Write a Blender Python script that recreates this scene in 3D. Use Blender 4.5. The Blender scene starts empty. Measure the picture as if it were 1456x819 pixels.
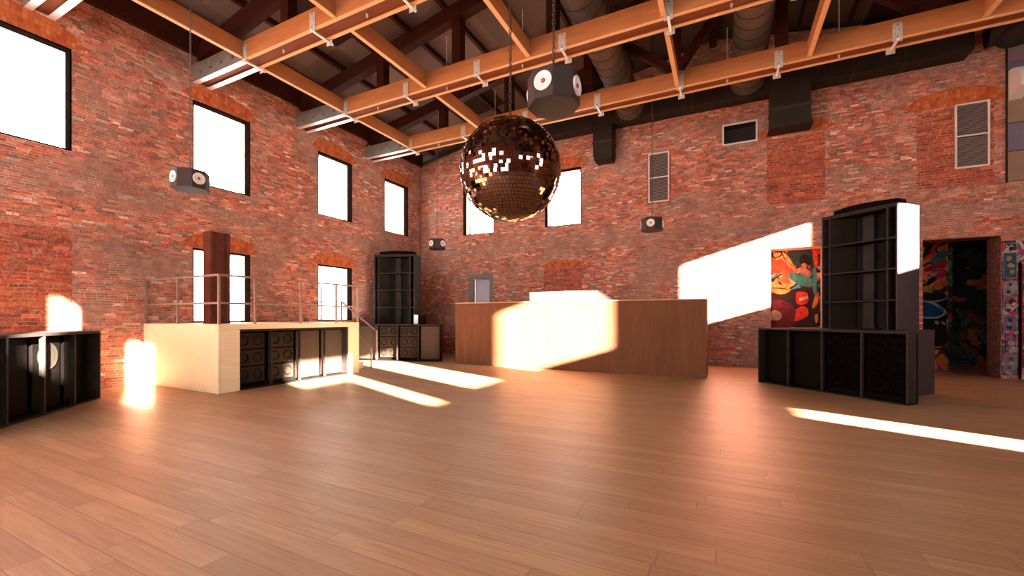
import bpy, bmesh, math, random
from mathutils import Vector, Matrix
random.seed(7)
R = math.radians
SC = bpy.context.scene
COL = SC.collection

# ------------------------------------------------------------------ camera, world, sun, exposure
cam = bpy.data.cameras.new('camera')
cam_o = bpy.data.objects.new('camera', cam); COL.objects.link(cam_o)
cam_o.location = (0, 0, 1.6)
cam_o.rotation_euler = (R(90), 0, math.atan(300/602.))
cam.sensor_width = 36
cam.lens = 36*602/1456.
cam.shift_y = 41/1456.
cam.clip_start = 0.05
SC.camera = cam_o

SC.view_settings.view_transform = 'Standard'
SC.view_settings.look = 'None'
SC.view_settings.gamma = 1
SC.view_settings.use_curve_mapping = False
SC.view_settings.exposure = 0.0

SUN_POWER = 360.0
SKY_POWER = 13.0
W = bpy.data.worlds.new('world'); SC.world = W
W.use_nodes = True
bg = W.node_tree.nodes['Background']
bg.inputs['Color'].default_value = (1.0, 0.985, 0.97, 1)
bg.inputs['Strength'].default_value = SKY_POWER

SUN_DIR = Vector((-0.922, 0.387, -0.278)).normalized()
sl = bpy.data.lights.new('sun', 'SUN'); sl.energy = SUN_POWER; sl.angle = R(0.7); sl.color = (1.0, 0.93, 0.83)
so = bpy.data.objects.new('sun', sl); COL.objects.link(so)
so.rotation_euler = SUN_DIR.to_track_quat('-Z', 'Y').to_euler()
so.location = (20, -8, 12)

SC.cycles.max_bounces = 8
SC.cycles.diffuse_bounces = 5
SC.cycles.glossy_bounces = 4
SC.cycles.use_denoising = True
SC.cycles.sample_clamp_indirect = 12.0

# ------------------------------------------------------------------ materials
def new_mat(name, rgb=(.5, .5, .5), rough=.6, metal=0.0, spec=.5):
    m = bpy.data.materials.new(name); m.use_nodes = True
    b = m.node_tree.nodes['Principled BSDF']
    b.inputs['Base Color'].default_value = (*rgb, 1)
    b.inputs['Roughness'].default_value = rough
    b.inputs['Metallic'].default_value = metal
    b.inputs['Specular IOR Level'].default_value = spec
    return m

class N:
    """small node helper"""
    def __init__(s, m):
        s.t = m.node_tree; s.b = s.t.nodes['Principled BSDF']
    def n(s, typ, **kw):
        x = s.t.nodes.new(typ)
        for k, v in kw.items(): setattr(x, k, v)
        return x
    def put(s, sock, v):
        if isinstance(v, bpy.types.NodeSocket): s.t.links.new(v, sock)
        else: sock.default_value = v
    def math(s, op, a, b=0.0, c=0.0):
        x = s.n('ShaderNodeMath', operation=op)
        s.put(x.inputs[0], a); s.put(x.inputs[1], b); s.put(x.inputs[2], c)
        return x.outputs[0]
    def mix(s, f, a, b, mode='MIX'):
        x = s.n('ShaderNodeMix', data_type='RGBA', blend_type=mode)
        s.put(x.inputs[0], f); s.put(x.inputs[6], a); s.put(x.inputs[7], b)
        return x.outputs[2]
    def ramp(s, f, stops, interp='LINEAR'):
        x = s.n('ShaderNodeValToRGB'); x.color_ramp.interpolation = interp
        e = x.color_ramp.elements
        while len(e) > 1: e.remove(e[-1])
        e[0].position = stops[0][0]; e[0].color = (*stops[0][1], 1)
        for p, c in stops[1:]:
            q = e.new(p); q.color = (*c, 1)
        s.put(x.inputs[0], f)
        return x.outputs[0]
    def noise(s, vec, scale, detail=3, rough=.55, dist=0.0):
        x = s.n('ShaderNodeTexNoise'); s.put(x.inputs['Vector'], vec)
        x.inputs['Scale'].default_value = scale; x.inputs['Detail'].default_value = detail
        x.inputs['Roughness'].default_value = rough; x.inputs['Distortion'].default_value = dist
        return x.outputs[0]
    def white(s, vec):
        x = s.n('ShaderNodeTexWhiteNoise', noise_dimensions='3D'); s.put(x.inputs['Vector'], vec)
        return x.outputs[0], x.outputs[1]
    def comb(s, a, b, c=0.0):
        x = s.n('ShaderNodeCombineXYZ'); s.put(x.inputs[0], a); s.put(x.inputs[1], b); s.put(x.inputs[2], c)
        return x.outputs[0]
    def sep(s, v):
        x = s.n('ShaderNodeSeparateXYZ'); s.put(x.inputs[0], v); return x.outputs
    def geo(s): return s.n('ShaderNodeNewGeometry')
    def obj(s): return s.n('ShaderNodeTexCoord').outputs['Object']
    def bump(s, h, strength=.3, dist=.01):
        x = s.n('ShaderNodeBump'); x.inputs['Strength'].default_value = strength
        x.inputs['Distance'].default_value = dist; s.put(x.inputs['Height'], h)
        s.put(s.b.inputs['Normal'], x.outputs[0])

def brick_mat(name, stops, patch=True, bw=.185, bh=.056, mortar=(.46, .27, .19), swap=False):
    m = new_mat(name, rough=.85, spec=.25); k = N(m)
    g = k.geo(); P = k.sep(g.outputs['Position']); Nn = k.sep(g.outputs['Normal'])
    fx = k.math('GREATER_THAN', k.math('ABSOLUTE', Nn[0]), .6)
    u = k.math('ADD', k.math('MULTIPLY', fx, P[1]), k.math('MULTIPLY', k.math('SUBTRACT', 1.0, fx), P[0]))
    fz = k.math('GREATER_THAN', k.math('ABSOLUTE', Nn[2]), .6)
    v = k.math('ADD', k.math('MULTIPLY', fz, P[1]), k.math('MULTIPLY', k.math('SUBTRACT', 1.0, fz), P[2]))
    wob = k.noise(g.outputs['Position'], 3.5, 2)
    v = k.math('ADD', v, k.math('MULTIPLY', k.math('SUBTRACT', wob, .5), .022))
    u = k.math('ADD', u, k.math('MULTIPLY', k.math('SUBTRACT', k.noise(g.outputs['Position'], 2.6, 3), .5), .30))
    if swap: u, v = v, u
    rv = k.math('DIVIDE', v, bh); row = k.math('FLOOR', rv)
    off, _ = k.white(k.comb(row, 3.3, 1.7))
    cu = k.math('ADD', k.math('DIVIDE', u, bw), k.math('MULTIPLY', off, 1.0)); colm = k.math('FLOOR', cu)
    r1, rc = k.white(k.comb(row, colm, 0.5))
    base = k.ramp(r1, stops, 'CONSTANT')
    fine = k.noise(g.outputs['Position'], 30, 4, .7)
    val = k.math('ADD', .76, k.math('MULTIPLY', k.sep(rc)[1], .72))
    base = k.mix(1.0, base, k.comb(val, val, val), 'MULTIPLY')
    base = k.mix(k.ramp(fine, [(.46, (0, 0, 0)), (.62, (.75, .75, .75))]), base, (.11, .032, .02, 1))
    mid = k.noise(g.outputs['Position'], 14, 3, .65)
    base = k.mix(k.ramp(mid, [(.56, (0, 0, 0)), (.66, (.6, .6, .6))]), base, (.42, .24, .17, 1))
    hs = k.math('SUBTRACT', k.noise(g.outputs['Position'], 9, 3, .6), .5)
    base = k.mix(k.math('MULTIPLY', k.math('ABSOLUTE', hs), 1.5), base, (.54, .29, .20, 1))
    fv = k.math('FRACT', rv); fu = k.math('FRACT', cu)
    mv = k.math('LESS_THAN', fv, .15); mu = k.math('LESS_THAN', fu, .05)
    mort = k.math('MAXIMUM', mv, mu)
    mc = k.mix(k.ramp(k.noise(g.outputs['Position'], 1.9, 5, .7), [(.40, (0, 0, 0)), (.60, (1, 1, 1))]), (*[c*.3 for c in mortar], 1), (*[min(1, c*1.55) for c in mortar], 1))
    if patch:
        big = k.noise(g.outputs['Position'], .55, 5, .68, .3)
        f = k.ramp(big, [(0, (0, 0, 0)), (.50, (0, 0, 0)), (.62, (1, 1, 1))])
        band = k.noise(k.comb(k.math('MULTIPLY', u, .25), k.math('MULTIPLY', v, .8), 3.0), 1.1, 4, .6)
        f = k.math('MAXIMUM', f, k.ramp(band, [(0, (0, 0, 0)), (.54, (0, 0, 0)), (.64, (.9, .9, .9))]))
        zb = k.math('SUBTRACT', 1.0, k.math('MULTIPLY', k.math('ABSOLUTE', k.math('SUBTRACT', P[2], 4.45)), 1.35))
        zb = k.ramp(k.math('ADD', k.math('MULTIPLY', zb, .5), k.math('SUBTRACT', k.noise(k.comb(k.math('MULTIPLY', u, .6), v, 5.0), .9, 5, .7), .35)), [(.38, (0, 0, 0)), (.56, (.85, .85, .85))])
        f = k.math('MAXIMUM', f, zb)
        base = k.mix(k.math('MULTIPLY', f, k.math('ADD', .52, k.math('MULTIPLY', fine, .4))), base, (.25, .145, .11, 1))
        big2 = k.noise(k.comb(k.math('MULTIPLY', u, .9), k.math('MULTIPLY', v, 1.2), 7.0), .8, 5, .7)
        f2 = k.ramp(big2, [(0, (0, 0, 0)), (.58, (0, 0, 0)), (.72, (1, 1, 1))])
        base = k.mix(k.math('MULTIPLY', k.math('MULTIPLY', f2, .42), k.math('GREATER_THAN', r1, .35)), base, (.50, .27, .20, 1))
    col = k.mix(k.math('MULTIPLY', mort, .75), base, mc)
    k.put(k.b.inputs['Base Color'], col)
    hh = k.math('SUBTRACT', k.math('ADD', k.math('MULTIPLY', r1, .3), k.math('MULTIPLY', fine, .4)), k.math('MULTIPLY', mort, 1.0))
    k.bump(hh, .5, .012)
    return m

M = {}
M['brick'] = brick_mat('weathered_brick', [
    (0, (.42, .075, .038)), (.13, (.54, .125, .055)), (.24, (.32, .055, .032)), (.34, (.58, .17, .085)), (.42, (.24, .11, .08)),
    (.52, (.46, .10, .06)), (.60, (.16, .075, .055)), (.68, (.60, .24, .15)), (.76, (.50, .115, .06)), (.83, (.44, .25, .18)), (.88, (.13, .075, .06)), (.92, (.64, .46, .36)), (.955, (.34, .12, .09))])
M['brick_infill'] = brick_mat('red_infill_brick', [
    (0, (.30, .038, .014)), (.2, (.38, .055, .02)), (.4, (.24, .028, .013)), (.6, (.34, .06, .022)), (.8, (.18, .03, .016)), (.92, (.44, .10, .04))],
    patch=False, bw=.3, bh=.075, mortar=(.40, .17, .08))
M['brick_pale'] = brick_mat('sunlit_reveal_brick', [
    (0, (.62, .36, .24)), (.3, (.70, .48, .34)), (.55, (.52, .24, .15)), (.75, (.75, .55, .42)), (.9, (.4, .2, .14))], patch=False, mortar=(.6, .5, .4))  # brick paled so the outer reveals carry sunlight in their colour
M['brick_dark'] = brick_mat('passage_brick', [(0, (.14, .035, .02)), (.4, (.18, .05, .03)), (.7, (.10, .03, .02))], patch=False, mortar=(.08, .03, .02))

def arch_mat():
    m = new_mat('orange_soldier_brick', rough=.85, spec=.2); k = N(m)
    o = k.sep(k.obj())
    # local x across the arch, local z up; rows of header bricks set upright
    rz = k.math('DIVIDE', k.math('ADD', o[2], k.math('MULTIPLY', k.math('MULTIPLY', o[0], o[0]), .10)), .108); row = k.math('FLOOR', rz)
    off, _ = k.white(k.comb(row, 1.1, 2.2))
    fan = k.math('DIVIDE', o[0], k.math('ADD', 1.0, k.math('MULTIPLY', o[2], .35)))
    cu = k.math('ADD', k.math('DIVIDE', fan, .074), off); c = k.math('FLOOR', cu)
    r1, _ = k.white(k.comb(row, c, 4.0))
    base = k.ramp(r1, [(0, (.42, .095, .026)), (.3, (.48, .125, .035)), (.55, (.34, .062, .018)), (.75, (.50, .145, .042)), (.92, (.50, .19, .075))], 'CONSTANT')
    fine = k.noise(k.geo().outputs['Position'], 30, 3)
    base = k.mix(k.math('MULTIPLY', fine, .45), base, (.30, .05, .015, 1))
    mort = k.math('MAXIMUM', k.math('LESS_THAN', k.math('FRACT', rz), .12), k.math('LESS_THAN', k.math('FRACT', cu), .16))
    col = k.mix(k.math('MULTIPLY', mort, .8), base, (.30, .075, .02, 1))
    k.put(k.b.inputs['Base Color'], col)
    k.bump(k.math('SUBTRACT', 1.0, mort), .4, .01)
    return m
M['arch'] = arch_mat()

def floor_mat():
    m = new_mat('oak_plank_floor', rough=.36, spec=.32); k = N(m)
    P = k.sep(k.geo().outputs['Position'])
    rv = k.math('DIVIDE', P[1], .19); row = k.math('FLOOR', rv)
    off, _ = k.white(k.comb(row, 5.5, 0.2))
    cu = k.math('ADD', k.math('DIVIDE', P[0], 1.9), k.math('MULTIPLY', off, 5.0)); c = k.math('FLOOR', cu)
    r1, _ = k.white(k.comb(row, c, 9.0))
    gv = k.comb(k.math('MULTIPLY', P[0], 1.6), k.math('MULTIPLY', P[1], 26.0), k.math('MULTIPLY', r1, 30))
    grain = k.noise(gv, 1.0, 5, .6, .6)
    base = k.mix(r1, (.265, .145, .070, 1), (.36, .205, .102, 1))
    base = k.mix(k.ramp(grain, [(.35, (0, 0, 0)), (.7, (.6, .6, .6))]), base, (.20, .090, .040, 1))
    gap = k.math('MAXIMUM', k.math('LESS_THAN', k.math('FRACT', rv), .035), k.math('LESS_THAN', k.math('FRACT', cu), .0032))
    base = k.mix(k.math('MULTIPLY', gap, .8), base, (.14, .05, .025, 1))
    k.put(k.b.inputs['Base Color'], base)
    k.put(k.b.inputs['Roughness'], k.math('ADD', .33, k.math('MULTIPLY', grain, .18)))
    k.bump(k.math('SUBTRACT', k.math('MULTIPLY', grain, .1), gap), .25, .003)
    return m
M['floor'] = floor_mat()

def wood_mat(name, c1, c2, rough=.6, axis=0, scale=1.0, spec=.4):
    m = new_mat(name, rough=rough, spec=spec); k = N(m)
    P = k.sep(k.geo().outputs['Position'])
    a = [14.0, 14.0, 14.0]; a[axis] = 1.2
    gv = k.comb(*[k.math('MULTIPLY', P[i], a[i]*scale) for i in range(3)])
    g = k.noise(gv, 1.0, 5, .62, .8)
    g2 = k.noise(k.geo().outputs['Position'], 1.4, 3)
    col = k.mix(k.ramp(g, [(0.3, (0, 0, 0)), (.7, (1, 1, 1))]), (*c1, 1), (*c2, 1))
    col = k.mix(k.math('MULTIPLY', g2, .35), col, (*[x*.6 for x in c1], 1))
    k.put(k.b.inputs['Base Color'], col)
    return m
M['beam_x'] = wood_mat('orange_timber', (.34, .118, .038), (.47, .178, .062), axis=0, spec=.12)
M['beam_y'] = wood_mat('orange_timber_joist', (.34, .118, .038), (.47, .178, .062), axis=1, spec=.12)
M['beam_core'] = wood_mat('brown_timber_core', (.13, .034, .011), (.19, .055, .018), axis=0, spec=.1)  # brown core wood, darkened further for the underside shade
M['lip'] = wood_mat('lit_timber_lip', (.60, .31, .13), (.68, .38, .17), axis=0, spec=.3)  # timber lightened in colour as light caught on the lower edges
M['dark_timber'] = wood_mat('dark_stained_timber', (.028, .0065, .003), (.060, .0145, .0065), axis=0, spec=.1)
M['cream_ply'] = wood_mat('cream_plywood', (.70, .55, .33), (.80, .66, .43), rough=.55, axis=1, scale=1.4)
M['counter_wood'] = wood_mat('brown_counter_veneer', (.120, .045, .020), (.168, .068, .032), rough=.7, spec=.1, axis=2, scale=.8)
M['counter_edge'] = wood_mat('pale_counter_edge', (.50, .28, .14), (.56, .34, .18), axis=0, spec=.2)
M['tread'] = M['cream_ply']

def deck_mat():
    m = new_mat('roof_board', rough=.9, spec=.1); k = N(m)
    P = k.sep(k.geo().outputs['Position'])
    cx_ = k.math('FLOOR', k.math('DIVIDE', P[0], 1.25)); cy_ = k.math('FLOOR', k.math('DIVIDE', P[1], 2.9))
    r1, _ = k.white(k.comb(cx_, cy_, 2.0))
    base = k.ramp(r1, [(0, (.12, .078, .062)), (.45, (.165, .11, .09)), (.66, (.016, .006, .004)), (.86, (.135, .088, .07))], 'CONSTANT')
    f = k.noise(k.geo().outputs['Position'], 4, 5, .6)
    base = k.mix(k.math('MULTIPLY', f, .4), base, (.08, .05, .04, 1))
    k.put(k.b.inputs['Base Color'], base)
    return m
M['deck'] = deck_mat()

def speckle_mat(name, c1, c2, scale, rough, metal=0.0, spec=.5):
    m = new_mat(name, rough=rough, metal=metal, spec=spec); k = N(m)
    f = k.noise(k.obj(), scale, 4, .6)
    k.put(k.b.inputs['Base Color'], k.mix(k.ramp(f, [(.35, (0, 0, 0)), (.65, (1, 1, 1))]), (*c1, 1), (*c2, 1)))
    return m
M['steel'] = speckle_mat('galvanised_steel', (.36, .31, .265), (.48, .42, .36), 22, .6, 0.0, spec=.3)
M['bright_steel'] = speckle_mat('bright_steel_flange', (.82, .80, .78), (.9, .88, .86), 8, .38, .55)
M['web_steel'] = speckle_mat('shaded_steel_web', (.15, .125, .105), (.20, .17, .145), 5, .6, 0.0, spec=.2)  # flange steel darkened in colour as shade on the side-facing web
M['bolt'] = new_mat('dark_bolt', (.12, .08, .07), .5, .6)
M['black_box'] = speckle_mat('black_painted_cabinet', (.0022, .0016, .0013), (.004, .0028, .0022), 12, .6, spec=.03)
M['post_edge'] = speckle_mat('charcoal_cabinet_edge', (.020, .0145, .0125), (.027, .020, .0175), 10, .6, spec=.08)
M['side_grey'] = speckle_mat('grey_cabinet_side', (.038, .027, .028), (.046, .033, .034), 3, .55, spec=.12)
M['inner_dark'] = speckle_mat('dark_horn_interior', (.003, .0022, .002), (.006, .0045, .004), 6, .6, spec=.1)
M['horn'] = speckle_mat('smoky_horn_panel', (.014, .0105, .0075), (.019, .0145, .0105), 4, .5, spec=.06)
M['brown_panel'] = speckle_mat('brown_baffle', (.052, .034, .023), (.064, .042, .028), 4, .6, spec=.08)
M['throat'] = speckle_mat('smoky_throat_panel', (.020, .015, .0125), (.026, .020, .017), 4, .5, spec=.08)
M['driver'] = speckle_mat('hazy_driver_baffle', (.020, .0125, .008), (.027, .017, .011), 8, .6, spec=.06)  # lightened and browned for glow haze on the niche and corner cabinets
M['driver_dark'] = speckle_mat('near_black_baffle', (.0014, .001, .0008), (.0025, .0017, .0013), 8, .7, spec=.01)
M['cone_white'] = speckle_mat('white_speaker_cone', (.62, .56, .54), (.7, .63, .61), 9, .5)
M['cone_rim'] = new_mat('pale_cone_rim', (.50, .45, .45), .4)
M['cone_copper'] = new_mat('copper_dust_cap', (.32, .075, .035), .35, .4)
M['duct'] = speckle_mat('dark_duct_paint', (.020, .013, .009), (.027, .018, .013), 2, .7, spec=.15)
M['spiral'] = speckle_mat('spiral_duct_metal', (.088, .062, .045), (.108, .077, .057), 3, .65, .1, spec=.2)
M['duct_seam'] = new_mat('duct_seam', (.022, .014, .010), .7)
M['frame_black'] = speckle_mat('black_window_lining', (.004, .0022, .0018), (.007, .004, .003), 7, .9, spec=0.0)
M['rail'] = speckle_mat('brown_grey_rail', (.20, .135, .115), (.26, .18, .15), 6, .45, .3)
M['column'] = speckle_mat('oxide_red_steel', (.075, .020, .012), (.105, .030, .017), 3, .6, spec=.12)
M['octa'] = speckle_mat('charcoal_octagon', (.036, .0235, .0205), (.044, .029, .026), 6, .55, spec=.12)
M['chain'] = new_mat('dark_chain', (.10, .075, .065), .35, .8)
M['door_frame'] = speckle_mat('grey_door_frame', (.13, .11, .098), (.15, .125, .11), 4, .6)
M['door_panel'] = speckle_mat('lilac_door_leaf', (.42, .40, .50), (.46, .44, .54), 3, .5)
M['vent_frame'] = new_mat('pink_white_vent_frame', (.62, .50, .46), .5)
M['vent_slat'] = speckle_mat('vent_slat', (.23, .165, .135), (.29, .21, .175), 12, .6, spec=.2)
M['vent_back'] = new_mat('vent_cavity', (.03, .02, .016), .8)
M['hatch_dark'] = new_mat('dark_opening', (.012, .007, .005), .8)
M['white_top'] = speckle_mat('white_laminate', (.80, .79, .78), (.84, .83, .82), 2, .4)
M['panel_tan'] = speckle_mat('tan_board', (.20, .125, .08), (.22, .14, .092), 2, .7, spec=.15)
M['panel_mauve'] = speckle_mat('mauve_board', (.17, .115, .115), (.19, .13, .13), 2, .7, spec=.15)
M['panel_lilac'] = speckle_mat('slate_lilac_board', (.125, .095, .13), (.14, .108, .148), 2, .7, spec=.15)
M['passage_floor'] = M['floor']
M['plain_render'] = speckle_mat('dull_red_masonry', (.26, .10, .065), (.33, .14, .09), 9, .9, spec=.2)

def mural_mat(name, seed, palette, scale=1.6, dark=.0, line=.05):
    m = new_mat(name, rough=.7, spec=.2); k = N(m)
    P = k.geo().outputs['Position']
    mp = k.n('ShaderNodeMapping'); k.put(mp.inputs['Vector'], P); mp.inputs['Location'].default_value = (seed*3.1, seed*1.7, seed*2.3)
    nz = k.n('ShaderNodeTexNoise'); k.put(nz.inputs['Vector'], mp.outputs[0]); nz.inputs['Scale'].default_value = 1.3
    ad = k.n('ShaderNodeVectorMath', operation='MULTIPLY_ADD'); k.put(ad.inputs[0], nz.outputs['Color']); ad.inputs[1].default_value = (1.3, 1.3, 1.3); k.put(ad.inputs[2], mp.outputs[0])
    v = k.n('ShaderNodeTexVoronoi', feature='F1'); k.put(v.inputs['Vector'], ad.outputs[0]); v.inputs['Scale'].default_value = scale
    e = k.n('ShaderNodeTexVoronoi', feature='DISTANCE_TO_EDGE'); k.put(e.inputs['Vector'], ad.outputs[0]); e.inputs['Scale'].default_value = scale
    r = k.sep(v.outputs['Color'])[0]
    st = [(i/len(palette), c) for i, c in enumerate(palette)]
    col = k.ramp(r, st, 'CONSTANT')
    sw = k.noise(ad.outputs[0], 2.2, 2, .5, 1.5)
    st2 = [(min(.99, .25+i*.09), palette[(i*3+1) % len(palette)]) for i in range(6)]
    col = k.mix(k.ramp(k.noise(P, 1.1, 2), [(.48, (0, 0, 0)), (.52, (1, 1, 1))]), col, k.ramp(sw, st2, 'CONSTANT'))
    col = k.mix(k.math('LESS_THAN', e.outputs['Distance'], line), col, (.012, .008, .012, 1))
    k.put(k.b.inputs['Base Color'], col)
    return m
M['mural_warm'] = mural_mat('warm_graffiti', 2, [(.5, .06, .02), (.03, .10, .09), (.6, .13, .03), (.02, .015, .02), (.42, .26, .12), (.04, .16, .14), (.1, .02, .02), (.62, .24, .05)], 1.5)
M['mural_cool'] = mural_mat('bright_graffiti', 5, [(.30, .015, .008), (.012, .05, .08), (.40, .08, .01), (.008, .008, .012), (.42, .02, .10), (.30, .14, .01), (.02, .01, .01), (.45, .12, .03)], 1.3)
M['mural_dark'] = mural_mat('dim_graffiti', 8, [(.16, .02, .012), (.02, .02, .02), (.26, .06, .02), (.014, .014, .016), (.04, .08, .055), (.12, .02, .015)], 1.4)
M['mural_sticker'] = mural_mat('sticker_collage', 11, [(.35, .02, .04), (.36, .29, .26), (.05, .02, .06), (.42, .04, .09), (.03, .10, .09), (.4, .28, .2), (.02, .02, .02), (.25, .04, .15)], 9, line=.03)
def paint(name, rgb):
    rgb = tuple(c*.72 for c in rgb)
    return speckle_mat(name, rgb, tuple(c*.5 for c in rgb), 7, .75, spec=.15)

# ------------------------------------------------------------------ mesh helpers
def obj(name, bm, mat, parent=None, smooth=False, loc=None):
    me = bpy.data.meshes.new(name)
    bmesh.ops.recalc_face_normals(bm, faces=bm.faces)
    bm.to_mesh(me); bm.free()
    mats = mat if isinstance(mat, (list, tuple)) else [mat]
    for mm in mats: me.materials.append(mm)
    if smooth:
        for p in me.polygons: p.use_smooth = True
    o = bpy.data.objects.new(name, me); COL.objects.link(o)
    if parent is not None: o.parent = parent
    if loc is not None: o.location = loc
    return o

def tag(o, label, cat, group=None, kind=None):
    if label: o['label'] = label
    if cat: o['category'] = cat
    if group: o['group'] = group
    if kind: o['kind'] = kind
    return o

def thing(name, label, cat, loc=(0, 0, 0), rotz=0.0, group=None):
    o = bpy.data.objects.new(name, None); COL.objects.link(o)
    o.location = loc; o.rotation_euler = (0, 0, rotz); o.empty_display_size = .2
    return tag(o, label, cat, group)

def structure(name, bm, mat, parent=None, label=None, cat='setting'):
    o = obj(name, bm, mat, parent)
    if parent is None:
        o['kind'] = 'structure'
        tag(o, label, cat)
    return o

def box(bm, x0, x1, y0, y1, z0, z1, mi=0):
    vs = [bm.verts.new((x, y, z)) for x in (x0, x1) for y in (y0, y1) for z in (z0, z1)]
    fs = [(0, 1, 3, 2), (4, 6, 7, 5), (0, 4, 5, 1), (2, 3, 7, 6), (0, 2, 6, 4), (1, 5, 7, 3)]
    for f in fs:
        q = bm.faces.new([vs[i] for i in f]); q.material_index = mi
    return vs

def B(*args):
    bm = bmesh.new()
    for a in args: box(bm, *a)
    return bm

def bbox(x0, x1, y0, y1, z0, z1, bev=.006):
    bm = bmesh.new(); box(bm, x0, x1, y0, y1, z0, z1)
    bmesh.ops.bevel(bm, geom=list(bm.edges), offset=bev, segments=1, affect='EDGES')
    return bm

def cyl(bm, p0, p1, r0, r1=None, seg=16, cap=True):
    r1 = r0 if r1 is None else r1
    p0 = Vector(p0); p1 = Vector(p1); d = (p1-p0).normalized()
    q = d.to_track_quat('Z', 'Y').to_matrix()
    a = []; b = []
    for i in range(seg):
        t = 2*math.pi*i/seg; v = q @ Vector((math.cos(t), math.sin(t), 0))
        a.append(bm.verts.new(p0+v*r0)); b.append(bm.verts.new(p1+v*r1))
    for i in range(seg):
        j = (i+1) % seg; bm.faces.new((a[i], a[j], b[j], b[i]))
    if cap: bm.faces.new(a[::-1]); bm.faces.new(b)

def bar(bm, p0, p1, w):
    """square bar between two points"""
    p0 = Vector(p0); p1 = Vector(p1); d = (p1-p0).normalized()
    up = Vector((0, 0, 1)) if abs(d.z) < .95 else Vector((0, 1, 0))
    s = d.cross(up).normalized()*w/2; u = s.cross(d).normalized()*w/2
    a = [bm.verts.new(p0+x) for x in (s+u, -s+u, -s-u, s-u)]
    b = [bm.verts.new(p1+x) for x in (s+u, -s+u, -s-u, s-u)]
    for i in range(4):
        j = (i+1) % 4; bm.faces.new((a[i], a[j], b[j], b[i]))
    bm.faces.new(a[::-1]); bm.faces.new(b)

def lathe(bm, prof, origin, axis, seg=24):
    """prof: (radius, height along axis)"""
    o = Vector(origin); q = Vector(axis).normalized().to_track_quat('Z', 'Y').to_matrix()
    rings = []
    for r, h in prof:
        if r < 1e-5: rings.append([bm.verts.new(o+q @ Vector((0, 0, h)))]); continue
        rings.append([bm.verts.new(o+q @ Vector((r*math.cos(2*math.pi*i/seg), r*math.sin(2*math.pi*i/seg), h))) for i in range(seg)])
    for a, b in zip(rings, rings[1:]):
        for i in range(seg):
            j = (i+1) % seg
            if len(a) == 1: bm.faces.new((a[0], b[i], b[j]))
            elif len(b) == 1: bm.faces.new((a[i], b[0], a[j]))
            else: bm.faces.new((a[i], b[i], b[j], a[j]))

def prism(bm, pts, axis, a0, a1):
    """extrude a polygon given in the two other axes along axis"""
    def mk(p, a):
        return {'x': (a, p[0], p[1]), 'y': (p[0], a, p[1]), 'z': (p[0], p[1], a)}[axis]
    A = [bm.verts.new(mk(p, a0)) for p in pts]; Bq = [bm.verts.new(mk(p, a1)) for p in pts]
    n = len(pts)
    for i in range(n):
        j = (i+1) % n; bm.faces.new((A[i], A[j], Bq[j], Bq[i]))
    bm.faces.new(A[::-1]); bm.faces.new(Bq)

def copy_tree(o, parent=None):
    c = o.copy(); COL.objects.link(c)
    if parent is not None: c.parent = parent
    for ch in [x for x in SC.objects if x.parent == o]: copy_tree(ch, c)
    return c

# ------------------------------------------------------------------ room dimensions
XL, XR, YB, YR = -12.4, 11.77, 15.5, -4.0
ZW = 8.46                       # wall plate height
RX, RZ = -0.3, 10.75            # ridge
WT = .45

def wall(name, axis, pos, sgn, a0, a1, z0, z1, openings, th, mat, label, gable=None):
    """wall in plane axis=pos, thickness th on the side sgn; openings = (a0,a1,z0,z1)"""
    us = sorted({a0, a1, *[v for o in openings for v in o[:2]]}); us = [u for u in us if a0 <= u <= a1]
    zs = sorted({z0, z1, *[v for o in openings for v in o[2:]]}); zs = [z for z in zs if z0 <= z <= z1]
    def hole(i, j):
        if i < 0 or j < 0 or i >= len(us)-1 or j >= len(zs)-1: return True
        u = (us[i]+us[i+1])/2; z = (zs[j]+zs[j+1])/2
        return any(o[0] < u < o[1] and o[2] < z < o[3] for o in openings)
    bm = bmesh.new(); p0, p1 = pos, pos+sgn*th
    def V(p, u, z): return bm.verts.new((p, u, z) if axis == 'x' else (u, p, z))
    def F(*c): bm.faces.new([V(*x) for x in c])
    for i in range(len(us)-1):
        for j in range(len(zs)-1):
            if hole(i, j): continue
            u0, u1, w0, w1 = us[i], us[i+1], zs[j], zs[j+1]
            F((p0, u0, w0), (p0, u1, w0), (p0, u1, w1), (p0, u0, w1)); F((p1, u0, w0), (p1, u0, w1), (p1, u1, w1), (p1, u1, w0))
            if hole(i-1, j): F((p0, u0, w0), (p0, u0, w1), (p1, u0, w1), (p1, u0, w0))
            if hole(i+1, j): F((p0, u1, w0), (p1, u1, w0), (p1, u1, w1), (p0, u1, w1))
            if hole(i, j-1): F((p0, u0, w0), (p1, u0, w0), (p1, u1, w0), (p0, u1, w0))
            if hole(i, j+1) and not (gable and j == len(zs)-2): F((p0, u0, w1), (p0, u1, w1), (p1, u1, w1), (p1, u0, w1))
    if gable:
        (g0, g1, gz) = gable
        prism(bm, [(a0, z1), (a1, z1), (g0, gz)], 'y', p0, p1)
    bmesh.ops.remove_doubles(bm, verts=bm.verts, dist=1e-5)
    return structure(name, bm, mat, label=label, cat='wall')

# floor
structure('floor', B((XL-.6, XR+.6, YR-.4, YB+5, -.12, 0)), M['floor'], label='warm oak plank floor running across the whole hall', cat='floor')

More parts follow.
